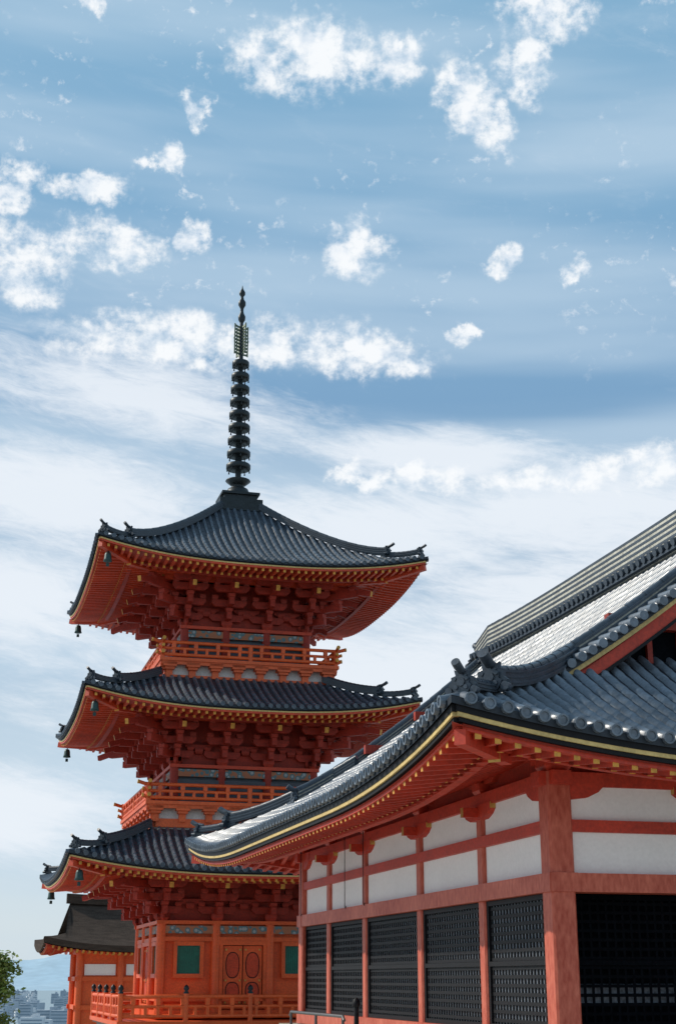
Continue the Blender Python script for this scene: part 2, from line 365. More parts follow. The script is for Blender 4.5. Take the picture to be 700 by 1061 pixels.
for hb,zf,zr in ((3.75,6.0+E,4.9+E),(3.4,11.26+E,10.3+E)):
    b=MB(); b.box((0,0,zf-.06),(2*hb,2*hb,.12),0); b.box((0,0,(zf+zr)/2-.1),(2*hb-.8,2*hb-.8,zf-zr-.05),1)
    for k in range(4):
        for i in range(8):
            s=-(hb-.4)+(2*hb-.8)*i/7; c=LAT[k]*s+OUT[k]*(hb-.3)
            b.box(c+Vector((0,0,zf-.24)),(.5,.5,.16),0); b.box(c+Vector((0,0,zf-.36)),(.36,.36,.12),0); b.box(c+OUT[k]*(-.04)+Vector((0,0,zf-.5)),(.24,.24,.4),0)
        b.beam(LAT[k]*(-hb+.1)+OUT[k]*(hb-.12)+Vector((0,0,zf-.18+.003*(k%2))),LAT[k]*(hb-.1)+OUT[k]*(hb-.12)+Vector((0,0,zf-.18+.003*(k%2))),.14,.14,0,0)
        b.beam(LAT[k]*(-hb+.3)+OUT[k]*(hb-.36)+Vector((0,0,zf-.74+.003*(k%2))),LAT[k]*(hb-.3)+OUT[k]*(hb-.36)+Vector((0,0,zf-.74+.003*(k%2))),.12,.3,0,0)
    bo=b.build('balcony',['redb','offwhite'],pag)
    railing(bo,hb,zf,.58)
hb=4.5; zf=-1.35+E
v=MB(); v.box((0,0,zf-.07),(2*hb,2*hb,.14)); 
vo=v.build('veranda',['redb'],pag); railing(vo,hb,zf,.78,True)
v=MB(); v.box((0,0,-.85),(2*hb-.5,2*hb-.5,2.1)); v.box((0,0,.17),(2*hb-.2,2*hb-.2,.06)); v.build('stone_podium',['stone'],pag)
for k in range(4):
    ang=math.radians(90*k)
    def fr(name,mats,fn,parent=pag):
        mb=MB(); fn(mb); o=mb.build(name,mats,parent)
        if parent is pag: o.rotation_euler=(0,0,ang)
        return o
    y=-2.9
    def door(mb):
        mb.box((-.78,y-.02,.3+E-.17),(.12,.22,2.1)); mb.box((.78,y-.02,.3+E-.17),(.12,.22,2.1)); mb.box((0,y-.03,1.2+E),(1.8,.24,.14)); mb.box((0,y-.03,-.92+E),(1.68,.24,.12))
        mb.box((0,y+.05,.14+E),(1.44,.05,1.98),1)
    d=fr('door',['redb','black'],door)
    for sx in(-1,1):
        def leaf(mb):
            mb.box((sx*.355,y-.01,.14+E),(.66,.06,1.94),0)
            for zz in(-.78,-.05,.98): mb.box((sx*.355,y-.05,zz+E),(.64,.03,.08),0)
            mb.box((sx*.05,y-.05,.14+E),(.06,.03,1.9),0); mb.box((sx*.66,y-.05,.14+E),(.06,.03,1.9),0)
            n=24
            for zc,hh in((.46,.44),(-.41,.31)):
                def pt(f,i,dy):
                    an=2*math.pi*i/n; c_,s_=math.cos(an),math.sin(an)
                    g=(abs(c_)**2.6+abs(s_)**2.6)**(-1/2.6)
                    return (sx*.355+.25*f*g*c_,y-.044+dy,zc+E+(hh-.25*(1-f))*g*s_)
                mb.add([pt(1,i,0) for i in range(n)]+[pt(.88,i,0) for i in range(n)],[(i,(i+1)%n,n+(i+1)%n,n+i) for i in range(n)],1)
                mb.add([pt(.86,i,-.012) for i in range(n)],[tuple(range(n))],3)
            for zz in(-.78,-.05,.98):
                for xx in(.1,.6): mb.box((sx*xx,y-.075,zz+E),(.06,.02,.06),2)
        fr('door_leaf',['redb','black','gold','redm'],leaf,d)
    for sx in(-1,1):
        def wf(mb):
            x=sx*1.93
            mb.box((x-.47,y-.0,.64+E),(.13,.2,1.1)); mb.box((x+.47,y-.0,.64+E),(.13,.2,1.1)); mb.box((x,y-.01,1.18+E),(1.07,.22,.14)); mb.box((x,y-.01,.1+E),(1.07,.22,.14))
        w=fr('window',['redb'],wf)
        def bars(mb):
            x=sx*1.93; mb.box((x,y+.02,.64+E),(.82,.04,.96),0)
            for i in range(11): mb.box((x-.38+i*.076,y-.005,.64+E),(.05,.03,.95),0)
        fr('window_bars',['green'],bars,w)
# finial
fz=18.35+E
f=MB(); f.box((0,0,fz-.1),(1.75,1.75,.5)); f.box((0,0,fz+.2),(1.35,1.35,.35)); f.box((0,0,fz+.43),(1.55,1.55,.1)); fb=f.build('finial',['bronze'],pag)
f=MB(); f.lathe([(.5,fz+.48),(.5,fz+.6),(.42,fz+.8),(.22,fz+.92),(.3,fz+.98),(.52,fz+1.16),(.5,fz+1.2),(.15,fz+1.22)],n=20); f.build('dew_basin',['bronze'],fb)
f=MB(); f.lathe([(.13,fz+.5),(.07,28.3+E-.6)],n=10); f.build('mast',['bronze'],fb)
for i in range(9):
    z=20.15+E+i*.58; r=.5-.018*i
    m=MB(); m.lathe([(r*.4,z-.17),(r*.45,z-.12),(r*.95,z-.13),(r*1.02,z-.09),(r*1.02,z+.06),(r*.95,z+.1),(r*.8,z+.11),(r*.45,z+.05),(r*.3,z+.14),(r*.27,z+.42)],n=18)
    for a in range(8):
        an=a*math.pi/4; m.lathe([(.012,z-.25),(.035,z-.24),(.02,z-.12)],(r*.93*math.cos(an),r*.93*math.sin(an),0),5)
    m.build('finial_ring',['bronze'],fb)
m=MB()
for a in range(4):
    an=a*math.pi/2+.4; dv=Vector((math.cos(an),math.sin(an),0))
    for j in range(9):
        zz=25.2+E+j*.155; ww=.36-.015*abs(j-4)
        pts=[dv*.06+Vector((0,0,zz)),dv*ww+Vector((0,0,zz+.02)),dv*(ww+.02)+Vector((0,0,zz+.13)),dv*(ww-.1)+Vector((0,0,zz+.09)),dv*.06+Vector((0,0,zz+.08))]
        sd=Vector((-dv.y,dv.x,0))*.02
        vs=[p-sd for p in pts]+[p+sd for p in pts]; m.add(vs,[(0,1,2,3,4),(9,8,7,6,5)]+[(i,(i+1)%5,5+(i+1)%5,5+i) for i in range(5)])
    m.beam(dv*.33+Vector((0,0,25.2+E)),dv*.33+Vector((0,0,26.6+E)),.05,.05)
m.build('flame_ornament',['openwork'],fb)
m=MB(); m.lathe([(.07,26.7+E),(.15,26.85+E),(.16,27.0+E),(.09,27.15+E),(.06,27.3+E),(.08,27.4+E),(.16,27.55+E),(.16,27.68+E),(.08,27.82+E),(.06,27.95+E),(.13,28.05+E),(.13,28.15+E),(.04,28.32+E),(.005,28.5+E)],n=14); m.build('jewel',['bronze'],fb)
# wind bells
bl=MB(); bl.lathe([(.01,.0),(.02,-.02),(.02,-.1),(.09,-.12),(.12,-.2),(.135,-.36),(.16,-.44),(.13,-.45)],n=12)
bell_me=bl.data('wind_bell',['patina'])
cl=MB(); cl.beam((0,0,-.4),(0,0,-.5),.012,.012); cl.box((0,0,-.56),(.11,.01,.13)); cl_me=cl.data('clapper',['patina'])
pm=Matrix.Translation(pag.location)@Matrix.Rotation(PSI,4,'Z')
for R,nm in ((R3,'top'),(R2,'middle'),(R1,'lowest')):
    for sx,sy,wh in ((-1,-1,'near left'),(-1,1,'far left')):
        dd=.42; p=pm@Vector((sx*(R.Lx-dd)+R.off,sy*(R.Ly-dd),R.z0-.26+.1*dd+R.lift(dd,dd)-.14))
        o=thing('wind_bell',f'green bronze wind bell hanging under the {wh} corner of the {nm} pagoda roof','bell',p,PSI,'wind bells on the pagoda eaves')
        link('bell',bell_me,o); link('clapper',cl_me,o)
# ================================================================= HALL
HC=Vector((5.85,30.01,0)); Lx,Ly=7.35,10.4; WX,WY=4.95,7.45; YC=-.55; GV=2.7; GW=3.5
hall=thing('sutra_hall','vermilion and white temple hall with black lattice panels and big tiled gable roof','temple hall',(HC.x,HC.y,0),PSI)
RH=Roof(Lx,Ly,2.84+E,.47,.031,.6,7.0)
def dlh(k,c):
    if k%2==0: return min(c,GW)
    return c if c<GV else Lx
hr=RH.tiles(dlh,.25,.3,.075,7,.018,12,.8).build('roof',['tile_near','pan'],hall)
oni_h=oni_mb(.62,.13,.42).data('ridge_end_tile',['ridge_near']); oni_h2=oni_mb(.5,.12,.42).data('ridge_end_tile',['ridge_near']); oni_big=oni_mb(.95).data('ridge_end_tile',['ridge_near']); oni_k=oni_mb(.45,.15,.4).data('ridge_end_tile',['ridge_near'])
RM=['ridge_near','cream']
zr=RH.z(99,Lx)
pth=[]
for i in range(33):
    y=-(Ly-GV)+(2*(Ly-GV))*i/32; pth.append(Vector((0,y,zr-.12+.15*abs(i/16-1)**3-.16*max(0,i-30)-.16*max(0,2-i))))
ridge_mb(pth,.55,.84,7,True,.11,.55,.97,.3).build('main_ridge',RM,hr)
for sx in(-1,1):
    dm=MB()
    for i in range(int(2*(Ly-GV)/.25)):
        y=-(Ly-GV)+.2+i*.25; z=zr+.0+.15*abs(y/(Ly-GV))**3
        dm.tube([(sx*.2,y,z+.06),(sx*.42,y,z+.0)],.08,8)
    dm.sweep([p+Vector((sx*.3,0,.03)) for p in pth],rect(.14,-.02,.04))
    dm.build('ridge_end_caps',['ridge_near'],hr)
for sy in(-1,1):
    link('ridge_end_tile',oni_big,hr,None,(0,sy*(Ly-GV+.1),zr-.05),heading(0,sy))
for sx in(-1,1):
    for sy in(-1,1):
        ridge_mb(RH.hippath(sx,sy,1.0,GW+.1,.04,12,flip=.1),.26,.22,3,False,.08).build('hip_ridge',RM,hr)
        ridge_mb(RH.hippath(sx,sy,.3,1.1,.03,8,flip=.1),.22,.1,2,False,.075).build('lower_hip_ridge',RM,hr)
        link('ridge_end_tile',oni_h2,hr,None,(sx*(Lx-.25),sy*(Ly-.25),RH.z(.25,.25)+.08),heading(sx,sy))
        link('ridge_end_tile',oni_h,hr,None,(sx*(Lx-.9),sy*(Ly-.9),RH.z(.9,.9)+.12),heading(sx,sy))
        c=GV+.45; P=[]; ds=2.2
        for i in range(17):
            d=ds+(Lx-ds)*i/16; P.append(Vector((sx*(Lx-d),sy*(Ly-c),RH.z(c,d)+.03+.06*max(0,1-(d-ds))**2)))
        ridge_mb(P,.26,.24,3,True,.08,.4).build('descending_ridge',RM,hr)
        link('ridge_end_tile',oni_k,hr,None,(sx*(Lx-ds+.08),sy*(Ly-c),RH.z(c,ds)+.1),heading(sx,0))
        vt=MB(); bb=MB(); PP=[]
        nn=30
        for i in range(nn):
            d=2.15+(Lx-2.15)*i/(nn-1); z=RH.z(GV,d); x=sx*(Lx-d)
            vt.tube([(x,sy*(Ly-GV-.5),z+.08),(x,sy*(Ly-GV+.12),z+.03)],.075,10)
            if d>2.6: PP.append(Vector((x,sy*(Ly-GV-.05),z-.02)))
        vt.sweep([p+Vector((0,sy*-.15,0)) for p in PP],rect(.5,-.06,.06),1)
        vt.build('verge_tiles',['tile_near','pan'],hr)
        bb.sweep(PP,rect(.12,-.14,-.06),1); bb.sweep([p+Vector((0,-sy*.06,0)) for p in PP],rect(.1,-.42,-.14),0); bb.sweep([p+Vector((0,-sy*.055,0)) for p in PP],rect(.14,-.44,-.38),2)
        bb.build('bargeboard',['hallred','fascia','black'],hall)
for sy in(-1,1):
    g=MB(); y=sy*(Ly-GW+.02); pts=[]
    n=14
    for i in range(-n,n+1):
        d=Lx-abs(i)/n*(Lx-GW+.3); pts.append(((Lx-d)*(1 if i>0 else -1),RH.z(99,d)-.08))
    zb=RH.z(99,GW)-.5
    vs=[(x,y,z) for x,z in pts]+[(x,y,zb) for x,z in pts]; m=len(pts)
    g.add(vs,[(i,i+1,m+i+1,m+i) for i in range(m-1)])
    go=g.build('gable_wall',['dark'],hall)
    st=MB()
    for i in range(-6,7):
        x=i*.55; h=RH.z(99,Lx-abs(x))-.2; st.box((x,y+sy*.06,(zb+h)/2),(.09,.08,h-zb))
    for zz in(zb+1.1,zb+2.0): 
        wx=max(.5,(zr-zz)/.68-.2); st.box((0,y+sy*.1,zz),(2*min(wx,3.6),.16,.22))
    st.build('gable_lattice',['redd'],go)
    sv=MB()
    for sx in(-1,1):
        vs=[];nn=12
        for i in range(nn+1):
            d=2.6+(Lx-2.6)*i/nn; z=RH.z(99,d)-.12
            vs+= [(sx*(Lx-d),sy*(Ly-GV-.02),z),(sx*(Lx-d),sy*(Ly-GW-.1),z)]
        sv.add(vs,[(2*i,2*i+1,2*i+3,2*i+2) for i in range(nn)])
    sv.build('verge_soffit',['redd'],hall)
fa=MB()
for k in range(4):
    fa.sweep(RH.eavepath(k,.08,-.07,40),rect(.1,-.1,.0),0)
    fa.sweep(RH.eavepath(k,.1,-.17,40),rect(.12,-.055,.0),1)
    fa.sweep(RH.eavepath(k,.13,-.225,40),rect(.12,-.06,.0),0)
    fa.sweep(RH.eavepath(k,.2,-.285,40),rect(.12,-.08,.0),2)
fa.build('eave_fascia',['black','fascia','hallred'],hall)
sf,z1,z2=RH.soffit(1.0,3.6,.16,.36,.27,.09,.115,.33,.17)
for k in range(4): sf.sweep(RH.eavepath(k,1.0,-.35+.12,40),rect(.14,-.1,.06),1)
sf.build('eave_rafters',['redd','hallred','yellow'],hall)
for sx in(-1,1):
    for sy in(-1,1):
        h=MB(); q=lambda d,f,dz:Vector((sx*(Lx-d),sy*(Ly-d),f(d,d)+dz))
        h.beam(q(1.2,z1,-.12),q(.16,z1,-.14),.16,.2,0,0); h.beam(q(2.5,z2,-.15),q(.9,z2,-.15),.18,.22,0,1); h.build('hip_rafter',['hallred','gold'],hall)
VC=Vector((0,YC,0))
b=MB(); b.box((0,YC,.3),(2*WX+.9,2*WY+.9,.66)); b.box((0,YC,.66),(2*WX+1.1,2*WY+1.1,.1)); b.build('stone_podium',['stone'],hall)
b=MB(); b.box((0,YC,2.6+.3),(2*WX-1.3,2*WY-1.3,4.4)); b.build('inner_wall',['dark'],hall)
baysY=[-7.45,-4.65,-1.45,2.15,5.05,7.45]; baysX=[-4.95,-2.5,0,2.5,4.95]
F=.71; zb1,zb2=1.17+E,1.43+E; zm1,zm2=2.01+E,2.18+E; zt1_,zt2_=2.6+E,2.86+E
def colmesh(w,bev=.03):
    mb=MB(); a=w/2; o=[(-a+bev,-a),(a-bev,-a),(a,-a+bev),(a,a-bev),(a-bev,a),(-a+bev,a),(-a,a-bev),(-a,-a+bev)]
    vs=[(x,y,F) for x,y in o]+[(x,y,zt2_) for x,y in o]; mb.add(vs,[(i,(i+1)%8,8+(i+1)%8,8+i) for i in range(8)]+[tuple(range(8,16))]); return mb
cA=colmesh(.37).data('column',['faded']); cB=colmesh(.27).data('column',['faded'])
pos=set()
for y in baysY:
    for x in(-WX,WX): pos.add((x,y))
for x in baysX:
    for y in(-WY,WY): pos.add((x,y))
for x,y in sorted(pos): link('column',cA if abs(x)==WX and abs(y)==WY else cB,hall,None,(x,y+YC,0))
def hq(k,s,o):
    W=WY if k%2==0 else WX
    return LAT[k]*s+OUT[k]*(W+o)+VC
def BB(k): return baysX if k%2==0 else (baysY if k==1 else sorted(-y for y in baysY))
for k in range(4):
    hwid=WX if k%2==0 else WY; e=.003*(k%2)
    for nm,za,zb_,th,pj in (('lower_tie_beam',zb1,zb2,.42,.22),('middle_tie_beam',zm1,zm2,.32,.15),('head_beam',zt1_+.06,zt2_,.3,.3),('sill_beam',F+.01,F+.26,.41,.21)):
        mb=MB(); zc=(za+zb_)/2+e
        mb.beam(hq(k,-hwid-pj,0)+Vector((0,0,zc)),hq(k,hwid+pj,0)+Vector((0,0,zc)),th,zb_-za,0,0)
        mb.build(nm,['faded' if 'lower' in nm or 'sill' in nm else 'hallred'],hall)
    zc=3.24+E+e
    mb=MB(); mb.beam(hq(k,-hwid-.9,0)+Vector((0,0,zc)),hq(k,hwid+.9,0)+Vector((0,0,zc)),.2,.22,0,1); mb.build('wall_purlin',['hallred','gold'],hall)
    mb=MB(); mb.beam(hq(k,-hwid-1.1,.62)+Vector((0,0,zc-.0)),hq(k,hwid+1.1,.62)+Vector((0,0,zc-.0)),.16,.18,0,1); mb.build('eave_purlin',['hallred','gold'],hall)
    B=BB(k)
    for i in range(len(B)-1):
        s0,s1=B[i],B[i+1]; c=(s0+s1)/2; w=s1-s0-.26
        def bx(mb,s,o,zc,sw,so_,sz,mi=0):
            p=hq(k,s,o); mb.box((p.x,p.y,zc),(sw,so_,sz) if k%2==0 else (so_,sw,sz),mi)
        for za,zb_ in ((zb2-.02,zm1+.02),(zm2-.02,zt1_+.08)):
            mb=MB(); bx(mb,c,-.0,(za+zb_)/2,w,.14,zb_-za); mb.build('plaster_panel',['white'],hall)
        mb=MB(); bx(mb,c,-.04,zt2_+.2,w+.1,.06,.44); mb.build('frieze_panel',['redd'],hall)
        z0,z1b=F+.26,zb1; H=z1b-z0; front=(k==0)
        off=-.42 if front else .05; bw=.045 if front else .05
        mb=MB(); sp_=.13
        if front:
            bx(mb,c,off-.12,(z0+z1b)/2,w,.03,H,1); bx(mb,c,off-.09,1.5,w,.02,.26,2)  # pale strip painted for light from the far-side lattice; dark sheet for unlit interior
        else: bx(mb,c,.02,(z0+z1b)/2,w,.03,H,1)
        nx=round(w/sp_); nz=round(H/sp_)
        for j in range(nx+1): bx(mb,c-w/2+w*j/nx,off,(z0+z1b)/2,bw*.8,.018,H)
        for j in range(nz+1): bx(mb,c,off+.004,z0+H*j/nz,w,.02,bw)
        lo=mb.build('lattice_panel',['dark' if front else 'black','dark' if front else 'lattice_light','pale'],hall)
        fr_=MB()
        for ss in(c-w/2+.04,c+w/2-.04): bx(fr_,ss,off+.02,(z0+z1b)/2,.08,.05,H)
        for zz in (z0+H*.5,z0+.04,z1b-.04): bx(fr_,c,off+.022,zz,w,.05,.07)
        fr_.build('lattice_frame',['dark' if front else 'black'],lo)
# boat shaped column-top arms with ochre tips
ba=MB()
pr=[(-.62,.12),(-.62,.02),(-.5,-.06),(-.3,-.12),(.3,-.12),(.5,-.06),(.62,.02),(.62,.12)]
vs=[(x,yy,z) for yy in(-.17,.1) for x,z in pr]; ba.add(vs,[tuple(range(8)),tuple(range(15,7,-1))]+[(i,(i+1)%8,8+(i+1)%8,8+i) for i in range(8) if i not in(0,6)]); ba.add(vs,[(0,1,9,8),(6,7,15,14)],1)
ba.beam((0,.1,.0),(0,-.42,.0),.13,.15,0,1)
bam=ba.data('boat_shaped_arm',['hallred','gold'])
hb_=MB(); masu(hb_,(0,0,.1),.34); boat(hb_,(0,0,.27),1.3,.17,.2,(1,0,0),0,0); hb_.beam((0,.2,.27),(0,-.95,.27),.14,.16,0,1)
for x in(-.5,0,.5): masu(hb_,(x,0,.42),.2)
boat(hb_,(0,-.62,.34),.9,.15,.12,(1,0,0),0,0)
hbm=hb_.data('bracket_set',['hallred','gold'])
for k in range(4):
    for s in BB(k):
        p=hq(k,s,0)
        if abs(s)==(WY if k%2 else WX): continue
        link('bracket_set',hbm,hall,None,(p.x,p.y,zt2_-.02),math.radians(90*k))
        link('boat_shaped_arm',bam,hall,None,(p.x,p.y,zt1_-.03),math.radians(90*k))
cbm=MB(); q=MB(); q.beam((0,.2,.3),(0,-1.4,.3),.15,.18,0,1); cbm.xf(q,Matrix.Rotation(-math.pi/4,4,'Z')); cbm.beam((.2,0,.27),(-.95,0,.27),.14,.16,0,1); cbm.beam((0,.2,.275),(0,-.95,.275),.14,.16,0,1); masu(cbm,(0,0,.1),.4)
cbm.beam((0,0,.27),(.65,0,.27),.17,.2,0,0); cbm.beam((0,0,.275),(0,.65,.275),.17,.2,0,0)
for ax in (0,1):
    o_=[(.15,.0),(.15,-.4),(.45,-.36),(.62,-.28),(.72,-.18),(.72,.0)]
    vs=[]
    for t_ in(-.165,.165):
        for a_,z_ in o_: vs.append((a_,t_,z_) if ax==0 else (t_,a_,z_))
    cbm.add(vs,[tuple(range(6)),tuple(range(11,5,-1))]+[(i,(i+1)%6,6+(i+1)%6,6+i) for i in range(6)],0)
cbmm=cbm.data('corner_bracket_set',['hallred','gold'])
for sx,sy,a in((-1,-1,0),(1,-1,90),(1,1,180),(-1,1,270)):
    link('corner_bracket_set',cbmm,hall,None,(sx*WX,sy*WY+YC,zt2_),math.radians(a))
hm=Matrix.Translation(hall.location)@Matrix.Rotation(PSI,4,'Z')
rods=[(-WX+1.75,-8-1.2,'before the right hand white wall of the hall'),(-WX-1.0,-8+6.6,'by the third white panel of the long side'),(-WX-1.0,-8+7.9,'at the middle bay of the long side'),(-WX-1.0,-8+11.5,'at the farthest bays of the long side')]
for x,y,l in rods:
    mb=MB(); mb.tube([(0,0,1.75),(0,0,.04)],.007,6); mb.tube([(0,0,.04),(.03,0,.0),(.05,0,.05)],.008,6); mb.tube([(-.02,0,1.75),(0,0,1.79),(.02,0,1.75)],.01,6)
    o=mb.build('hanging_rod',['black']); o.location=hm@Vector((x,y,1.28+E)); o.rotation_euler=(0,0,PSI+.8)
    tag(o,'thin dark iron rod hanging '+l,'hanging rod','thin rods hanging from the hall eaves')
# ================================================================= GATE BEHIND
gate=thing('bark_roof_gate','smaller vermilion building with thick brown bark roof behind the pagoda at left','temple gate',(-10.7,80,-1.6),PSI)
g0=1.6+E+1.6
RG=Roof(5.2,3.8,g0,.36,.06,.45,5.0)
mb=MB()
for k in range(4):
    L=RG.L(k); n=28
    for i in range(n):
        vs=[]
        for x in(-L+2*L*i/n,-L+2*L*(i+1)/n):
            c=L-abs(x)
            dl=min(c,1.4) if k%2 else (c if c<1.2 else 3.8)
            for j in range(9): d=dl*j/8; vs.append(RG.P(k,x,d,RG.z(c,d)))
        mb.add(vs,[(j,9+j,10+j,j+1) for j in range(8)],0,True)
    mb.sweep(RG.eavepath(k,.02,-.0),rect(.1,-.3,0),0)
gr=mb.build('roof',['bark'],gate)
mb=MB(); mb.sweep([Vector((-3.9+7.8*i/10,0,RG.z(9,3.8)+.1*abs(i/5-1)**2)) for i in range(11)],rect(.5,-.1,.4)); mb.build('ridge',['bark'],gr)
for sx in(-1,1):
    mb=MB(); mb.add([(sx*3.7,-2.7,RG.z(9,1.1)),(sx*3.7,0,RG.z(9,3.8)),(sx*3.7,2.7,RG.z(9,1.1))],[(0,1,2)])
    mb.build('gable_wall',['dark'],gate)
sfg,a,b_=RG.soffit(.8,1.9,.1,.25,.3,.11,.12,.34,.16); sfg.build('eave_rafters',['redd','red','yellow'],gate)
mb=MB(); mb.box((0,0,g0/2),(6.2,3.6,g0)); mb.build('wall',['redb'],gate)
for i,x in enumerate((-2.15,0,2.15)):
    for y in(-1.82,1.82):
        mb=MB(); mb.box((x,y,3.75),(1.6,.06,.55)); mb.build('plaster_panel',['white'],gate)
for x in(-3.2,-1.1,1.1,3.2):
    for y in(-1.9,1.9):
        mb=MB(); mb.lathe([(.18,0),(.18,g0+.1)],(x,y,0),12); mb.build('column',['redb'],gate)
for zz in(.4,1.9,3.3,g0-.25,g0+.2):
    mb=MB()
    for y in(-1.9,1.9): mb.box((0,y,zz),(6.9,.2,.22))
    for x in(-3.2,3.2): mb.box((x,0,zz+.003),(.2,4.2,.22))
    mb.build('tie_beam',['redb'],gate)
mb=MB(); mb.box((0,0,.15),(8.5,6,.5)); mb.build('stone_base',['stone'],gate)
# ================================================================= handrail + post
hrail=thing('metal_handrail','low dark steel handrail beside the base of the hall at the bottom','handrail',(-.3,29,0),PSI)
mb=MB(); mb.tube([(0,-1.6,.98),(0,-1.5,1.05),(0,2.6,1.05),(0,2.7,.98)],.03,8); mb.build('rail',['steel'],hrail)
mb=MB(); mb.tube([(0,-1.5,.6),(0,2.6,.6)],.02,8); mb.build('lower_rail',['steel'],hrail)
for y in(-1.5,.5,2.6):
    mb=MB(); mb.tube([(0,y,0),(0,y,1.04)],.028,8); mb.build('post',['steel'],hrail)
ps=thing('iron_post','slim black iron post standing at the left foot of the hall','post',(.33,27.2,0),PSI)
mb=MB(); mb.lathe([(.07,0),(.07,.06),(.045,.1),(.045,1.22)],n=12); mb.build('shaft',['black'],ps)
mb=MB(); mb.lathe([(.06,1.22),(.075,1.26),(.06,1.34),(.01,1.38)],n=12); mb.build('cap',['black'],ps)
# ================================================================= terrain
def gh(x,y):
    dx=max(-17-x,x-60,0); dy=max(y-92,-60-y,0); d=math.hypot(dx,dy)
    z=-1.6*max(0,min(1,(y-59)/5))
    t=min(1,d/150); t=t*t*(3-2*t)
    if d>0: z-=55*t+ (min(d,8)*.3)
    return max(z,-57)
def coords():
    a=[-25000,-9000,-3000,-1200,-500,-300,-200,-140,-100,-80]; x=-68
    while x<=112: a.append(x); x+=4
    return a+[130,160,200,300,500,1000,2500,6000,12000,25000]
X=coords(); Y=coords(); vs=[(x,y,gh(x,y)) for y in Y for x in X]; n=len(X)
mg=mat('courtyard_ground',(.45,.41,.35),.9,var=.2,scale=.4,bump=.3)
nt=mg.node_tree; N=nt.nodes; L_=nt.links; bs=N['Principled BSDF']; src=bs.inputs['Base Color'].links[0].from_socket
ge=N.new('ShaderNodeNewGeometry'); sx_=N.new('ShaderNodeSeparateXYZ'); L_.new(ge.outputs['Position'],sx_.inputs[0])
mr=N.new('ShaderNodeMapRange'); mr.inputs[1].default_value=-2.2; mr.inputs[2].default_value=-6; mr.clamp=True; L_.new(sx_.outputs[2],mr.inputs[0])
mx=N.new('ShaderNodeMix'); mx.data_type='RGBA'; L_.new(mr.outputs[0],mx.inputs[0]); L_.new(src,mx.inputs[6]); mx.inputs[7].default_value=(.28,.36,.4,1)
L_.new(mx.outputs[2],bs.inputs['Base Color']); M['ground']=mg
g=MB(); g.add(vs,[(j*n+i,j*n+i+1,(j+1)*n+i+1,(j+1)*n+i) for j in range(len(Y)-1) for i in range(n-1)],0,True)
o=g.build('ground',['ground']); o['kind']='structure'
for (yy,h0,amp,x0,x1,seed) in ((9500,10,110,-7000,7000,1),(14000,170,170,-10000,10000,5)):
    g=MB(); vs=[]; n=160
    for i in range(n+1):
        x=x0+(x1-x0)*i/n
        nz=noise.fractal(Vector((x/1500,seed,0)),1.0,2.0,6)
        h=h0+amp*nz
        for j in range(6):
            t=j/5; vs.append((x,yy-1500+1500*t,-57+(h+57)*(t**1.4)))
        vs.append((x,yy+1500,-57))
    g.add(vs,[(i*7+j,(i+1)*7+j,(i+1)*7+j+1,i*7+j+1) for i in range(n) for j in range(6)],0,True)
    o=g.build('hills',['hazy_hill']); o['kind']='structure'
def city_me(w,d,h,m):
    mb=MB(); mb.box((0,0,h/2),(w,d,h)); mb.box((w*.15,0,h+2),(w*.3,d*.4,4)); 
    wm=MB()
    for f in range(int(h//4)): wm.box((0,-d/2-.1,2.5+f*4),(w*.9,.4,1.5)); wm.box((-w/2-.1,0,2.5+f*4),(.4,d*.9,1.5))
    return mb.data('city_building',[m]),wm.data('window_band',['cityglass'])
cm=[city_me(28,18,14,'citywall'),city_me(18,16,24,'citydark'),city_me(40,20,10,'citywall'),city_me(22,14,18,'citywall'),city_me(34,24,20,'citydark')]
for i in range(110):
    yv=1900+3300*(i/110)**1.3+random.uniform(-60,60); r=random.uniform(-.26,-.155)
    a=cm[random.randrange(5)]
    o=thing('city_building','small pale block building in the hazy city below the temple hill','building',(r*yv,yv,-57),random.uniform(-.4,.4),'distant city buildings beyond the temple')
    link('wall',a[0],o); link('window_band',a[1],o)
def tree(x,y,z,H,cr,label,n=2600,seed=1):
    rnd=random.Random(seed); t=thing('leafy_tree',label,'tree',(x,y,z))
    tr=MB(); tr.tube([(0,0,0),(.08,.03,H*.35),(-.05,.05,H*.7),(0,0,H*.9)],[.13,.1,.06,.02],8)
    ends=[]
    for i in range(22):
        a=rnd.uniform(0,6.28); z0=H*rnd.uniform(.25,.75); e=Vector((math.cos(a)*cr*rnd.uniform(.4,.9),math.sin(a)*cr*rnd.uniform(.4,.9),z0+H*rnd.uniform(.05,.25)))
        tr.tube([(0,.02,z0),e*.5+Vector((0,0,z0*.5+.05)),e],[.05,.03,.012],6); ends.append(e)
    ends.append(Vector((0,0,H*.95))); tr.build('trunk',['trunk'],t)
    cm_=MB()
    for i in range(n):
        e=rnd.choice(ends); p=e+Vector((rnd.gauss(0,.26),rnd.gauss(0,.26),rnd.gauss(0,.2)))*cr*.6
        s=rnd.uniform(.045,.09); u=Vector((rnd.gauss(0,1),rnd.gauss(0,1),rnd.gauss(0,.6))).normalized(); v=u.cross(Vector((rnd.gauss(0,1),rnd.gauss(0,1),rnd.gauss(0,1)))).normalized()
        cm_.add([p-u*s,p+v*s*.5,p+u*s,p-v*s*.5],[(0,1,2,3)])
    cm_.build('crown',['leaf'],t)
tree(-9.6,38.5,gh(-9.6,38.5)-.3,2.6,1.2,'small sunlit leafy tree at the lower left edge of the view',8500,3)
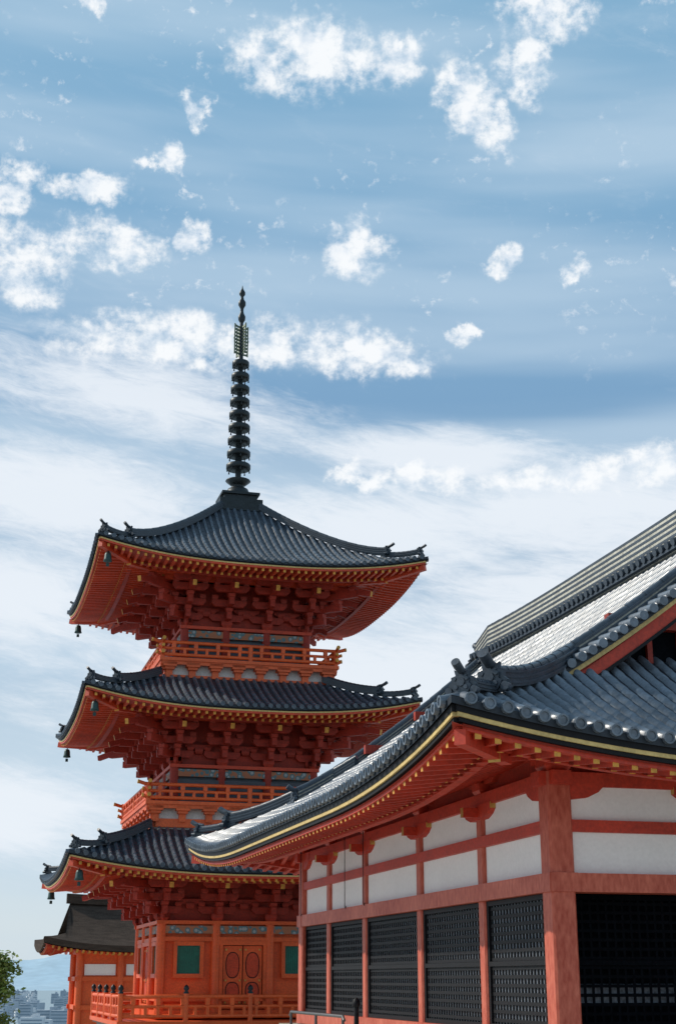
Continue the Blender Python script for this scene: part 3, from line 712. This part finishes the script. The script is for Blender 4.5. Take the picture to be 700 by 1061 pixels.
# ================================================================= light, world, camera
SAZ=math.radians(-72); SEL=math.radians(38)
sd=Vector((math.sin(SAZ)*math.cos(SEL),math.cos(SAZ)*math.cos(SEL),math.sin(SEL)))
sl=bpy.data.lights.new('sun','SUN'); sl.energy=3.6; sl.angle=math.radians(.6); sl.color=(1,.93,.82)
so=bpy.data.objects.new('sun',sl); COL.objects.link(so); so.rotation_euler=sd.to_track_quat('Z','Y').to_euler()
w=bpy.data.worlds.new('World'); scn.world=w; w.use_nodes=True; nt=w.node_tree; N=nt.nodes; L=nt.links; N.clear()
def nd(t,**k):
    x=N.new(t)
    for a,b in k.items(): setattr(x,a,b)
    return x
def val(s,x):
    if isinstance(x,(int,float)): s.default_value=x
    else: L.new(x,s)
def mth(op,a,b=0,c=None,clamp=False):
    x=nd('ShaderNodeMath',operation=op,use_clamp=clamp); val(x.inputs[0],a); val(x.inputs[1],b)
    if c is not None: val(x.inputs[2],c)
    return x.outputs[0]
def mixc(f,a,b):
    x=nd('ShaderNodeMix',data_type='RGBA'); val(x.inputs[0],f)
    for i,c in((6,a),(7,b)):
        if isinstance(c,tuple): x.inputs[i].default_value=(*c,1)
        else: L.new(c,x.inputs[i])
    return x.outputs[2]
def sstep(x,a,b):
    m=nd('ShaderNodeMapRange',interpolation_type='SMOOTHSTEP'); val(m.inputs[0],x); m.inputs[1].default_value=a; m.inputs[2].default_value=b; return m.outputs[0]
out=nd('ShaderNodeOutputWorld'); bg=nd('ShaderNodeBackground'); L.new(bg.outputs[0],out.inputs[0])
tc=nd('ShaderNodeTexCoord'); D=tc.outputs['Generated']; sep=nd('ShaderNodeSeparateXYZ'); L.new(D,sep.inputs[0])
az=mth('MULTIPLY',mth('ARCTAN2',sep.outputs[0],sep.outputs[1]),57.2958); el=mth('MULTIPLY',mth('ARCSINE',sep.outputs[2]),57.2958)
sky=nd('ShaderNodeTexSky',sky_type='NISHITA',sun_disc=False,sun_elevation=SEL,sun_rotation=SAZ)
sc=nd('ShaderNodeVectorMath',operation='SCALE'); L.new(sky.outputs[0],sc.inputs[0]); sc.inputs[3].default_value=.09
ramp=nd('ShaderNodeValToRGB'); L.new(mth('DIVIDE',el,90),ramp.inputs[0]); cr=ramp.color_ramp
stops=[(0,(.66,.76,.83)),(.05,(.64,.75,.83)),(.12,(.5,.64,.77)),(.19,(.34,.5,.67)),(.25,(.21,.39,.6)),(.33,(.23,.44,.65)),(.42,(.25,.47,.67)),(1,(.15,.31,.52))]
cr.elements[0].color=(*stops[0][1],1); cr.elements[1].position=1; cr.elements[1].color=(*stops[-1][1],1)
for p,c in stops[1:-1]: e=cr.elements.new(p); e.color=(*c,1)
base=mixc(.86,sc.outputs[0],ramp.outputs[0])
def vec(a,b,c=0.0):
    x=nd('ShaderNodeCombineXYZ'); val(x.inputs[0],a); val(x.inputs[1],b); val(x.inputs[2],c); return x.outputs[0]
def noi(v,scale,detail=6,rough=.55,dist=0,lac=2.0):
    x=nd('ShaderNodeTexNoise'); L.new(v,x.inputs['Vector']); x.inputs['Scale'].default_value=scale; x.inputs['Detail'].default_value=detail; x.inputs['Roughness'].default_value=rough; x.inputs['Distortion'].default_value=dist; x.inputs['Lacunarity'].default_value=lac
    return x.outputs[0]
wa=noi(vec(az,el,1.3),.5,6,.6); wb=noi(vec(az,el,9.1),.5,6,.6)
azw=mth('MULTIPLY_ADD',mth('SUBTRACT',wa,.5),4.2,az); elw=mth('MULTIPLY_ADD',mth('SUBTRACT',wb,.5),2.5,el)
A=vec(az,mth('MULTIPLY',el,1.25))
# soft horizontal bands of thin veil
veil=sstep(noi(vec(mth('MULTIPLY',az,.03),mth('MULTIPLY_ADD',az,.012,mth('MULTIPLY',el,.24)),3.1),1.0,4,.45),.38,.64)
c1=mixc(mth('MULTIPLY',veil,.6),base,(.53,.67,.8))
v_=mth('MULTIPLY_ADD',az,.16,el)
ci=noi(vec(mth('MULTIPLY',az,.12),mth('MULTIPLY',v_,.46),7.7),1.0,10,.66,.7)
ci2=noi(vec(mth('MULTIPLY',az,.45),mth('MULTIPLY',v_,1.7),2.7),1.0,10,.7,.6)
def ell(ax,ey,cx,cy,rx,ry,slope=0):
    a=mth('DIVIDE',mth('SUBTRACT',ax,cx),rx); yy=mth('SUBTRACT',ey,cy)
    if slope: yy=mth('SUBTRACT',yy,mth('MULTIPLY',mth('SUBTRACT',ax,cx),slope))
    b=mth('DIVIDE',yy,ry)
    return mth('SQRT',mth('ADD',mth('MULTIPLY',a,a),mth('MULTIPLY',b,b)))
def reg(lst,ax,ey):
    r=None
    for e in lst:
        m=mth('SUBTRACT',1.0,ell(ax,ey,*e),clamp=True)
        r=m if r is None else mth('MAXIMUM',r,m)
    return r
rc=reg([(-9,22.6,12,2.6,-.16),(4,20.4,8,1.5,-.05),(10,18.0,12,3.0,.0),(-12,18.4,9,3.2,0),(-13,14.5,8,3.5,0),(9,14,10,4,0),(-13,6,8,3,0),(2,17.2,12,3.0,0),(0,11,18,5,0)],az,el)
cf=mth('ADD',mth('MULTIPLY_ADD',rc,.46,mth('MULTIPLY',ci,.6)),mth('MULTIPLY',ci2,.36))
cirr=mth('MULTIPLY',sstep(cf,.5,.86),mth('MULTIPLY_ADD',sstep(rc,0,.25),.6,.28))
c2=mixc(cirr,c1,(.83,.88,.94))
pf=[(-1.3,35.8,4.8,1.9,-.05),(2.2,35.6,2.3,1.3),(-11.5,37.3,1.2,.7),(-6.9,33.6,.9,.9),(9.7,37.2,3.0,1.8),(6.0,33.9,2.1,2.0,-.5),(8.6,34.9,2.2,1.4),(15,37.6,1.6,1.2),(-11.2,30.4,2.6,.9),(-14.6,30.2,1.9,1.3),(-14.0,27.3,3.3,2.2),(-10.0,28.4,2.8,1.3),(-6.3,28.9,1.2,.8),(.6,28.4,2.2,1.5),(7.4,27.9,1.0,.8),(-5.5,24.7,9.5,1.5,-.0),(1.8,24.3,3.6,1.2),(5.7,25.2,1.0,.7),(-8,31.5,.8,.9),(11,27.3,1.1,.6),(1.3,19.4,1.4,.9),(3.6,19.2,2.8,.9),(9,19.2,4.4,.9),(13,19.5,3.4,1.1)]
rp=reg(pf,azw,elw)
pn=noi(A,.7,9,.58,.15); pn2=noi(A,2.4,8,.62)
d0=mth('ADD',mth('MULTIPLY',mth('SUBTRACT',pn,.5),2.2),mth('MULTIPLY',mth('SUBTRACT',pn2,.5),1.15))
dens=mth('MULTIPLY_ADD',mth('POWER',rp,.65),.98,d0)
puff=mth('MULTIPLY',sstep(dens,.08,1.0),sstep(rp,.0,.42))
pn3=noi(vec(mth('ADD',az,.5),mth('MULTIPLY',mth('SUBTRACT',el,.6),1.25)),.7,8,.58,.15)
shade=sstep(mth('SUBTRACT',pn3,pn),-.1,.18)
pc=mixc(shade,(.94,.96,.98),(.72,.8,.89))
c3=mixc(mth('MULTIPLY',puff,.95),c2,pc)
fl=noi(A,1.35,8,.62,.2); gate_=noi(vec(az,el,5.5),.22,3,.5)
flm=mth('MULTIPLY',mth('MULTIPLY',sstep(fl,.55,.76),sstep(gate_,.44,.62)),mth('MULTIPLY',sstep(el,22,26),.75))
c4=mixc(flm,c3,(.86,.9,.95))
L.new(c4,bg.inputs[0]); bg.inputs[1].default_value=1.03
cam=bpy.data.cameras.new('camera'); co=bpy.data.objects.new('camera',cam); COL.objects.link(co); scn.camera=co
cam.sensor_fit='VERTICAL'; cam.sensor_height=24; cam.lens=1480/1061*24; cam.clip_end=60000; cam.clip_start=.1
co.location=(0,0,E); co.rotation_euler=(math.radians(90+18.1),0,0)
scn.view_settings.view_transform='Standard'; scn.view_settings.look='None'; scn.view_settings.exposure=0
